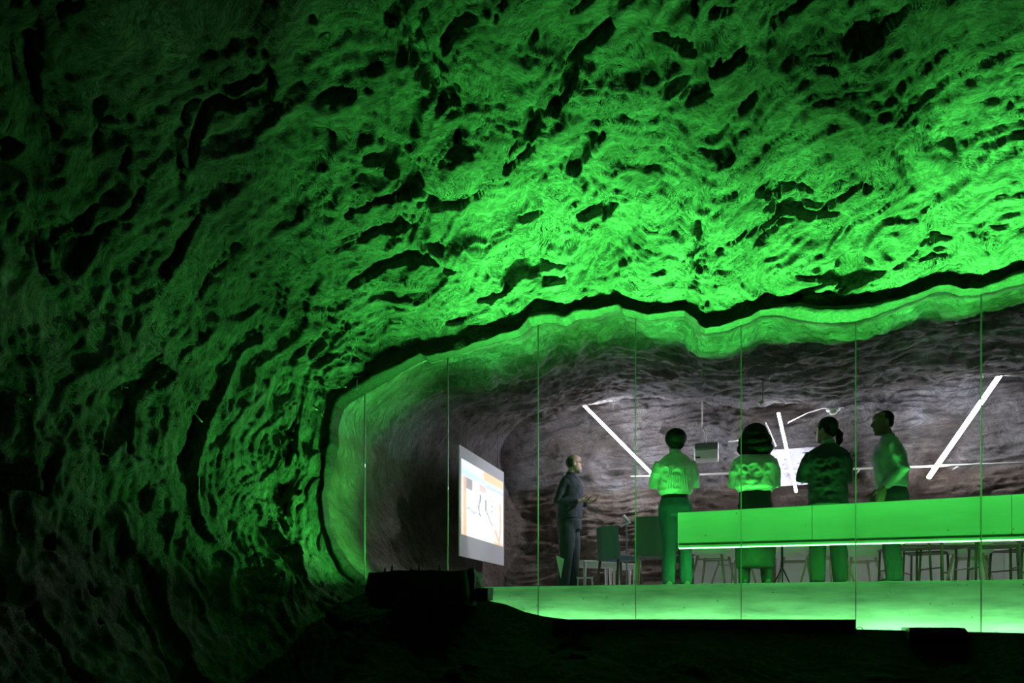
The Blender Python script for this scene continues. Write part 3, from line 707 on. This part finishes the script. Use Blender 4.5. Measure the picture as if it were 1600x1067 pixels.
m = MB(); m.rings([(0, .33, 0, .10, .10), (0, .33, .015, .10, .10)]); m.build('foot', M['blackm'], ms)
pc = empty('paper_cone', PX(876, 871, -1.5), 0, 'white pointed paper pennant hanging left of the presenter legs', 'pennant')
m = MB(); m.add([(-.06, 0, .03), (.045, 0, -.02), (0, 0, -.26), (-.06, .012, .03), (.045, .012, -.02), (0, .012, -.26)], [(0, 1, 2), (3, 5, 4), (0, 3, 4, 1), (1, 4, 5, 2), (2, 5, 3, 0)]); m.build('sheet', M['white'], pc)
zc = pc.location.z
m = MB(); m.tube([(-.058, .006, .03), (-.058, .006, -zc)], .004, 6); m.build('stick', M['blackm'], pc)

# ------------------------------------------------------------------ people
def skinm(n, c): return mat(n, c, .5)
M['skin_l'] = skinm('skin_light', (.72, .46, .38)); M['skin_d'] = skinm('skin_brown', (.16, .085, .055)); M['skin_m'] = skinm('skin_tan', (.35, .20, .14))
M['hair'] = mat('dark_hair', (.009, .008, .008), .8, spec=.15, bump=.6, bscale=60, stretch=(1, 1, .2)); M['hair_g'] = mat('cropped_hair', (.06, .05, .045), .8, bump=.5, bscale=160)
M['eye'] = mat('eye', (.25, .24, .23), .6, spec=.1); M['beard'] = mat('grey_beard', (.45, .36, .33), .8)
def hand(m, w_, d, pn, side, curl=.5, spread=.12):
    """palm and five fingers: w_ wrist, d pointing direction, pn palm normal, side = direction of the thumb"""
    w_ = V(w_); d = V(d).normalized(); pn = V(pn); pn = (pn-d*pn.dot(d)).normalized(); s_ = d.cross(pn); s_ = s_ if s_.dot(V(side)) > 0 else -s_
    m.tube([w_-d*.02, w_+d*.015, w_+d*.05, w_+d*.09, w_+d*.10], [(.026, .020), (.031, .018), (.040, .016), (.041, .014), (.036, .011)], 12, side=s_)
    for k, (ln_, off) in enumerate(((.072, .030), (.082, .010), (.076, -.010), (.060, -.029))):
        p = w_+d*(.092-.004*abs(k-1))+s_*off; dd = (d+s_*(off*4*spread*3)).normalized(); pts = [p-dd*.01]; c = curl*(.6+.15*k)
        a = 0
        for j, f_ in enumerate((.45, .32, .23)):
            a += c*(.6 if j == 0 else .8); v = dd*math.cos(a)+pn*math.sin(a); p = p+v*ln_*f_; pts.append(p.copy())
        m.tube(pts, [.0098, .0095, .0085, .0068], 8)
    p = w_+d*.025+s_*.028; v1 = (d*.65+s_*.75+pn*.25).normalized(); p2 = p+v1*.042; v2 = (d*.9+s_*.35+pn*.35).normalized(); p3 = p2+v2*.028; p4 = p3+(v2+pn*.2).normalized()*.022
    m.tube([p-v1*.015, p2, p3, p4], [.015, .012, .0105, .008], 8)
HEADP = [(-.118, -.070, -.022, .020), (-.108, -.084, .0, .036), (-.088, -.090, .030, .047), (-.055, -.092, .055, .057), (-.022, -.088, .076, .066), (.008, -.086, .089, .070),
         (.030, -.087, .095, .073), (.055, -.093, .098, .075), (.080, -.084, .092, .071), (.100, -.062, .074, .056), (.114, -.030, .045, .034), (.120, .0, .018, .012)]
def put_head(m, T):
    n = 24; vs = []
    for (z, f_, b_, w_) in HEADP:
        for k in range(n):
            g = 2*PI*k/n; vs.append(T @ Vector((math.cos(g)*w_, (f_+b_)/2+math.sin(g)*(b_-f_)/2, z)))
    q = len(HEADP); fs = [(i*n+k, i*n+(k+1) % n, (i+1)*n+(k+1) % n, (i+1)*n+k) for i in range(q-1) for k in range(n)]+[tuple(range(n))[::-1], tuple(range((q-1)*n, q*n))]
    m.add(vs, fs); R3 = T.to_3x3()
    m.tube([T @ Vector(p) for p in ((0, -.084, .035), (0, -.096, .012), (0, -.112, -.014), (0, -.098, -.024))], [.008, .010, .014, .011], 8)
    m.ell(T @ Vector((0, -.088, -.050)), (.024, .012, .008), R3); m.ell(T @ Vector((0, -.087, -.063)), (.020, .012, .007), R3); m.ell(T @ Vector((0, -.082, -.098)), (.022, .016, .016), R3)
    m.ell(T @ Vector((0, -.082, .045)), (.055, .014, .010), R3)
    for sx in (-1, 1): m.ell(T @ Vector((sx*.075, .008, -.002)), (.010, .020, .033), R3)
def person(name, label, px, q, rot, H, pose, parts, skin, vox=.009):
    t = empty('person', FL(px, q), rot, label, 'person'); k = H/1.75
    S_ = lambda p: Vector((p[0]*k, p[1]*k, p[2]*k))
    T = Matrix.Translation(S_(pose.get('head', (0, -.02, 1.632)))) @ Matrix.Rotation(pose.get('yaw', 0), 4, 'Z') @ Matrix.Rotation(pose.get('pitch', 0), 4, 'X')
    m = MB(); tw = pose.get('w', 1.0); L0 = pose.get('lean', 0.)
    rings = [(0, 0, .84, .15, .105), (0, 0, .93, .155, .105), (0, 0, 1.05, .130*tw, .088), (0, 0, 1.2, .138*tw, .098), (0, 0, 1.32, .155*tw, .10), (0, .005, 1.41, .150*tw, .082), (0, .01, 1.46, .085, .06)]
    lean = lambda z: -L0*max(0, z-.95); dp = pose.get('d', 1.0)
    m.rings([(x*k, (y+lean(z))*k, z*k, a*k, b*dp*k) for x, y, z, a, b in rings])
    hd = pose.get('head', (0, -.02, 1.632))
    m.tube([S_((0, .012+lean(1.42), 1.42)), S_((0, .008+lean(1.47), 1.49)), S_((hd[0], hd[1]+.028, hd[2]-.07)), S_((hd[0], hd[1]+.015, hd[2]-.03))], [.062*k, .052*k, .052*k, .05*k], 16)
    put_head(m, T)
    for sd in (0, 1):
        sh, el, wr_ = [S_(p) for p in pose['arms'][sd]]
        m.tube([sh, (sh+el)/2, el, (el+wr_)/2, wr_], [.050*k, .044*k, .037*k, .036*k, .025*k], 12)
        hnd = pose['hands'][sd]; hand(m, wr_, hnd[0], hnd[1], hnd[2], hnd[3])
        hp, kn, an = [S_(p) for p in pose['legs'][sd]]
        m.tube([hp, (hp+kn)/2, kn, (kn*.6+an*.4), an], [.085*k, .075*k, .055*k, .052*k, .036*k], 14)
    m.build('body', skin, t, remesh=vox, sm=3)
    for sx in (-1, 1):
        e_ = MB(); e_.ell(T @ Vector((sx*.031, -.078, .012)), (.010, .010, .010), n=10, m=8); e_.build('eye', M['eye'], t, smooth=True)
    # trousers or skirt
    tr_ = parts['legs']; m = MB(); lw_ = tr_.get('loose', 1.0)
    top = tr_.get('top', .99)
    m.rings([(0, 0, .80*k, .16*k, .118*k*dp), (0, 0, .90*k, .172*k*lw_**.5, .125*k*dp), (0, 0, top*k, .148*k*tw, .106*k*dp)])
    for sd in (0, 1):
        hp, kn, an = [S_(p) for p in pose['legs'][sd]]; an2 = an+(kn-an).normalized()*-.0
        m.tube([hp, (hp+kn)/2, kn, (kn*.5+an*.5), Vector((an.x, an.y, .055))], [.098*k, .090*k*lw_, .070*k*lw_, .066*k*lw_, .060*k*lw_], 14)
    if tr_.get('skirt'):
        m.rings([(0, 0, .98*k, .15*k, .11*k), (0, 0, .80*k, .20*k, .15*k), (0, 0, .45*k, .215*k, .165*k), (0, 0, .22*k, .20*k, .16*k)])
    m.build('skirt' if tr_.get('skirt') else 'trousers', tr_['mat'], t, remesh=.011, sm=3, disp=.014, dscale=.09)
    if parts.get('belt'):
        m = MB(); m.rings([(0, 0, (top-.015)*k, .153*k*tw, .112*k*dp), (0, 0, (top+.02)*k, .151*k*tw, .111*k*dp)], 32); m.build('belt', M['blackm'], t, smooth=False)
    # shirt or jacket
    tp_ = parts['top']; m = MB(); lo = tp_.get('loose', 1.0); hem = tp_.get('hem', .99)
    rr_ = [(0, 0, hem, .157*tw*tp_.get('hemw', 1), .112*tp_.get('hemw', 1)), (0, 0, hem+.05, .160*lo*tw, .115*lo), (0, 0, 1.20, .160*lo*tw, .118*lo), (0, 0, 1.32, .172*lo*tw, .118*lo), (0, .005, 1.405, .170*tw, .098), (0, .01, 1.455, .11, .078), (0, .012, 1.48, .065, .062)]
    m.rings([(x*k, (y+lean(z))*k, z*k, a*k, b*dp*k) for x, y, z, a, b in rr_], 32)
    for sd in (0, 1):
        sh, el, wr_ = [S_(p) for p in pose['arms'][sd]]; sl = tp_.get('sleeve', 1.0)
        d_ = (wr_-el); cuff = el+d_*.93
        m.tube([sh+Vector((0, 0, .0)), (sh+el)/2, el, (el+cuff)/2, cuff], [.056*k, .056*k*sl, .050*k*sl, .048*k*sl, .036*k*sl], 14)
    m.build(tp_['name'], tp_['mat'], t, remesh=.010, sm=3, disp=tp_.get('disp', .016), dscale=tp_.get('ds', .07))
    m = MB(); cz = 1.49; m.tube([S_((0, .012+lean(cz), cz-.035)), S_((0, .006+lean(cz), cz+.022))], [(.070*k, .066*k), (.060*k, .060*k)], 20); m.build('collar', parts.get('collar', tp_['mat']), t, smooth=True)
    for sd in (0, 1):
        an = S_(pose['legs'][sd][2]); m = MB()
        m.tube([(an.x, an.y+.055, .045), (an.x, an.y+.02, .055), (an.x, an.y-.08, .045), (an.x, an.y-.16, .032), (an.x, an.y-.20, .028)], [(.030, .038), (.040, .050), (.044, .040), (.042, .028), (.022, .020)], 14, side=(1, 0, 0))
        m.build('shoe', parts['shoe'], t, smooth=True)
    # hair
    m = MB(); R3 = T.to_3x3()
    for c, r in parts['hair']: m.ell(T @ Vector(c), r, R3, 24, 16)
    m.build('hair', parts.get('hairm', M['hair']), t, remesh=.008, sm=2, disp=.006, dscale=.03)
    return t, T, k
cloth = lambda n, c, **kw: mat(n, c, .85, bump=.25, bscale=180, **kw)
arms_x = lambda zs, ze, w_=.185, el=.245, y=-.05: [[(w_, 0, zs), (el, y, ze), (-.03, -.235, ze+.05)], [(-w_, 0, zs), (-el, y, ze), (.03, -.215, ze+.01)]]
legs0 = lambda a=.10, b=.11, off=0.: [[(.088, 0, .90), (a+off, -.012, .49), (b+off, .02, .09)], [(-.088, 0, .90), (-a+off, -.012, .49), (-b+off, .02, .09)]]
hx = [[(-1, -.1, .1), (0, .3, -1), (0, -1, 1), .7], [(1, -.1, .1), (0, .3, -1), (0, -1, 1), .7]]
# presenter, right hand side to the camera
t, T, k = person('p', 'bald bearded presenter in dark shirt and trousers gesturing beside the screen', 889, -1.86, PI/2-.30, 1.82,
    dict(head=(0, -.065, 1.615), pitch=-.02, yaw=.28, w=1.2, d=1.28, lean=.06, arms=[[(.17, -.02, 1.39), (.24, .08, 1.12), (.16, -.22, 1.15)], [(-.18, .0, 1.39), (-.235, .10, 1.13), (-.15, -.17, 1.13)]],
         hands=[[(-.1, -1, .30), (-.6, .2, .8), (1, 0, .6), .45], [(.1, -1, .12), (-.65, 0, .75), (-.5, 0, .6), .5]], legs=[[(.088, 0, .90), (.10, -.03, .49), (.11, -.02, .09)], [(-.088, 0, .90), (-.10, .01, .49), (-.11, .05, .09)]]),
    dict(top=dict(name='shirt', mat=cloth('navy_shirt', (.045, .055, .075)), hem=.93, loose=1.08, hemw=1.08), legs=dict(mat=cloth('dark_trousers', (.035, .055, .06)), loose=1.22), shoe=M['blackm'], hair=[((0, .036, .022), (.078, .072, .082))], hairm=M['hair_g']), M['skin_l'], .006)
m = MB()
for sx in (-1, 1):
    pts = [T @ Vector((sx*.031+.022*math.cos(a), -.108, .014+.017*math.sin(a))) for a in [2*PI*i/14 for i in range(15)]]; m.tube(pts, .0025, 6)
    m.tube([T @ Vector((sx*.053, -.108, .018)), T @ Vector((sx*.080, .0, .014))], .0028, 6)
m.tube([T @ Vector((-.010, -.110, .018)), T @ Vector((.010, -.110, .018))], .0025, 6); m.build('glasses', M['blackm'], t, smooth=True)
m = MB(); m.ell(T @ Vector((0, -.056, -.092)), (.046, .040, .034), T.to_3x3()); m.build('beard', M['beard'], t, remesh=.005, sm=2, disp=.006, dscale=.01)
# woman in pale blouse and jeans
blouse = cloth('pale_blouse', (.62, .66, .60))
t, T, k = person('p', 'short haired woman in pale gathered blouse and blue jeans, seen from behind, arms folded', 1055, -.52, PI-.05, 1.70,
    dict(head=(0, -.01, 1.612), yaw=.25, arms=arms_x(1.385, 1.15, .165, .225), hands=hx, legs=legs0(.085, .095, -.02)),
    dict(top=dict(name='blouse', mat=blouse, hem=1.02, loose=1.18, disp=.014, ds=.05, sleeve=1.25), legs=dict(mat=cloth('blue_jeans', (.05, .12, .15), var=.2), loose=1.12, top=1.0), belt=1, shoe=mat('tan_shoe', (.30, .28, .2), .6), hair=[((0, .018, .03), (.112, .115, .105)), ((0, .04, -.03), (.085, .07, .07))]), M['skin_d'])
m = MB()
for i in range(9):       # gathers under the yoke
    x = (-.10+.025*i)*k; m.tube([(x*.75, .125*k, 1.30*k), (x*.95, .139*k, 1.20*k), (x*1.1, .128*k, 1.06*k)], [(.003, .004), (.004, .006), (.002, .003)], 8)
m.build('gathers', blouse, t, smooth=True)
m = MB(); m.tube([(-.13*k, .112*k, 1.315*k), (0, .132*k, 1.305*k), (.13*k, .112*k, 1.315*k)], (.006), 8); m.build('yoke_seam', blouse, t, smooth=True)
# woman with bob
t, T, k = person('p', 'woman with wide dark bob, pale blouse and black skirt, seen from behind', 1180, -.46, PI-.12, 1.66,
    dict(head=(0, -.01, 1.62), yaw=-.2, w=1.12, arms=arms_x(1.38, 1.13, .17, .225), hands=hx, legs=legs0(.10, .12)),
    dict(top=dict(name='blouse', mat=cloth('white_blouse', (.58, .62, .55)), hem=1.03, loose=1.2, disp=.015, ds=.06, sleeve=1.3), legs=dict(mat=cloth('black_skirt', (.012, .014, .015)), skirt=1, top=1.05), shoe=M['blackm'],
         hair=[((0, .02, .02), (.130, .13, .118)), ((0, .03, -.05), (.165, .12, .12)), ((0, .035, -.12), (.178, .11, .095))]), M['skin_m'])
# person in dark jacket
jk = cloth('black_jacket', (.022, .026, .032))
t, T, k = person('p', 'person in dark jacket, pale green collar and dark ponytail, back to the glass', 1294, -.46, PI-.05, 1.68,
    dict(head=(.02, -.01, 1.62), yaw=.75, w=1.12, arms=[[(.17, 0, 1.385), (.26, -.05, 1.14), (-.02, -.25, 1.18)], [(-.17, 0, 1.385), (-.22, -.06, 1.12), (.03, -.23, 1.14)]], hands=hx, legs=legs0(.10, .12)),
    dict(top=dict(name='jacket', mat=jk, hem=.84, loose=1.12, hemw=1.22, sleeve=1.2), legs=dict(mat=cloth('black_trousers', (.012, .014, .016)), loose=1.25), collar=cloth('green_collar', (.20, .36, .24)), shoe=M['blackm'],
         hair=[((0, .022, .038), (.088, .098, .095)), ((0, .05, -.01), (.075, .06, .07))]), M['skin_m'])
m = MB(); R3 = T.to_3x3(); m.tube([S for S in (T @ Vector((-.05, .075, .0)), T @ Vector((-.085, .095, -.04)), T @ Vector((-.095, .09, -.11)), T @ Vector((-.085, .08, -.15)))], [.03, .038, .034, .016], 12); m.build('ponytail', M['hair'], t, remesh=.007, sm=2, disp=.008, dscale=.03)
# man in light shirt
shirt = cloth('light_grey_shirt', (.26, .29, .29))
t, T, k = person('p', 'dark haired man in light grey shirt facing left with a hand in his pocket', 1394, -.64, -PI/2-.42, 1.75,
    dict(head=(0, -.085, 1.628), yaw=.40, pitch=.10, lean=.08, d=1.2, arms=[[(.175, 0, 1.39), (.215, .09, 1.13), (.175, -.08, .96)], [(-.175, -.02, 1.39), (-.22, .05, 1.12), (-.17, -.14, .98)]],
         hands=[[(-.1, -.3, -1), (-1, 0, 0), (0, -1, 0), .3], [(.1, -.3, -1), (1, 0, 0), (0, -1, 0), .3]], legs=legs0(.10, .12)),
    dict(top=dict(name='shirt', mat=shirt, hem=.975, loose=1.10, disp=.020, sleeve=1.1), legs=dict(mat=cloth('dark_blue_trousers', (.02, .024, .035)), loose=1.15), belt=1, shoe=M['blackm'],
         hair=[((0, .026, .048), (.080, .088, .080)), ((0, .05, .0), (.074, .052, .055))]), M['skin_d'])

# ------------------------------------------------------------------ things on the cavern rock
def stone(name, label, c, size, seed, amp=.05):
    bm = bmesh.new(); bmesh.ops.create_cube(bm, size=1); bmesh.ops.subdivide_edges(bm, edges=bm.edges[:], cuts=14, use_grid_fill=True)
    P = np.array([v.co[:] for v in bm.verts]); P = np.sign(P)*np.abs(P*2)**1.0/2; r = np.linalg.norm(P*2, axis=1)[:, None]; P = P*(1-.10*np.clip(r-1, 0, 1))
    Q_ = P*np.array(size); Q_ += np.stack([fbm(Q_*5+seed, 4), fbm(Q_*5+seed+9, 4), fbm(Q_*5+seed+17, 4)], 1)*amp
    for v, p in zip(bm.verts, Q_): v.co = p
    me = bpy.data.meshes.new(name); bm.to_mesh(me); bm.free(); o = link(name, me, M['darkstone']); o.location = V(c); o.rotation_euler = (0, 0, RZ); tag(o, label, 'rock'); return o
M['darkstone'] = mat('dark_stone', (.03, .028, .024), .9, bump=.9, bscale=14, var=.4)
qb = .72
a = PX(584, 894, qb); b = PX(737, 894, qb); wdd = EQ(b)[0]-EQ(a)[0]; zb = PX(660, 934, qb)[2]-.10; zt2 = a[2]
c = W((EQ(a)[0]+EQ(b)[0])/2, qb-.02, (zb+zt2)/2); rk = stone('rock_block', 'broad flat topped dark rock block in front of the left glass panes', c, (wdd+.03, .36, zt2-zb), 3, .035)
c = PX(757, 930, .68); stone('stone', 'small dark stone at the right foot of the flat rock block', c, (.13, .18, .13), 8, .03)
fx = W(EQ(PX(622, 905, .40))[0], .37, .10); m = MB(); m.box(fx, (.07, .22, .03), Matrix.Rotation(RZ, 3, 'Z')); tag(m.build('added_lamp_box', M['blackm']), 'slim black box for an added flank light, hidden behind the flat rock block', 'lamp')  # body for the added flank light, never in view
c = PX(735, 912, .66); stone('boulder', 'rounded dark lump forming the right shoulder of the rock block', c, (.17, .30, .26), 5, .05)
def bvh_obj(o):
    bpy.context.view_layer.update(); me = o.data; return BVHTree.FromPolygons([tuple(o.matrix_world @ v.co) for v in me.vertices], [tuple(p.vertices) for p in me.polygons])
rt = bvh_obj(rk)
for n_, (px, hpx, lb) in enumerate(((602, 8, 'tiny dark pointed knob on the rock block, the leftmost'), (613, 12, 'taller dark pointed knob at the left of the rock block'), (643, 8, 'tiny dark stub in the middle of the rock block'), (655, 12, 'slim dark pointed knob right of the middle stub'), (687, 8, 'tiny dark round knob, rightmost on the rock block'))):
    p = PX(px, 894, qb+.04); h_ = rt.ray_cast(Vector((p[0], p[1], 3)), Vector((0, 0, -1))); z0 = h_[0].z if h_[0] else p[2]
    hh = hpx*.0071; m = MB(); m.rings([(0, 0, -.008, .017, .017), (0, 0, hh*.35, .015, .015), (0, 0, hh*.4, .010, .010), (0, 0, hh*.6, .013, .013), (0, 0, hh*.72, .006, .006), (0, 0, hh, .003, .003)], 10)
    o = m.build('anchor_knob', M['blackm'], smooth=True); o.location = (p[0], p[1], z0); tag(o, lb, 'knob', 'small knobs on the rock block')
def bolt(label, px, py, ln=.12, s_=.05, tilt=(0, 0, 0)):
    h_ = hit([cav, wl], px, py)
    if h_ is None: return
    p, n = h_; t = empty('rock_bolt', p, 0, label, 'rock bolt', 'rock bolts in the cavern wall')
    n = (n+Vector(tilt)).normalized(); up_ = Vector((0, 0, 1)); x = up_.cross(n).normalized(); y = n.cross(x); R_ = Matrix((x, y, n)).transposed()
    m = MB(); m.box(n*.005, (s_*1.6, s_*1.6, .008), R_); m.build('plate', M['grey_metal'], t)
    m = MB(); m.tube([n*-.08, n*ln], .010, 8); m.build('rod', M['grey_metal'], t, smooth=True)
bolt('steel rock bolt high on the dark left flank', 303, 645); bolt('steel rock bolt left of the arch start', 497, 641, .08)
bolt('hooked rock bolt above the arch start', 559, 592, .16, .04, (0, 0, -.8)); bolt('steel bolt at the far left in the dark', 47, 622, .06); bolt('steel bolt above the dark left flank', 190, 605, .06); bolt('steel rod bolt on the lit rock shelf', 530, 603, .14, .03, (.9, 0, .1))
h_ = hit([cav, wl], 18, 740); p, n = h_
sg_ = empty('sign_box', p+n*.06, math.atan2(n.y, n.x)+PI/2, 'dim grey box on the dark rock at the left edge of the photo', 'box')
m = MB(); m.box((0, .0, .05), (.46, .10, .10)); m.build('upper_body', M['dark_rough'], sg_); m = MB(); m.box((0, .0, -.07), (.50, .12, .10)); m.build('lower_body', M['dark_rough'], sg_)
m = MB(); m.tube([(0, 0, 0), (0, .35, 0)], .02, 8); m.build('mount', M['grey_metal'], sg_)
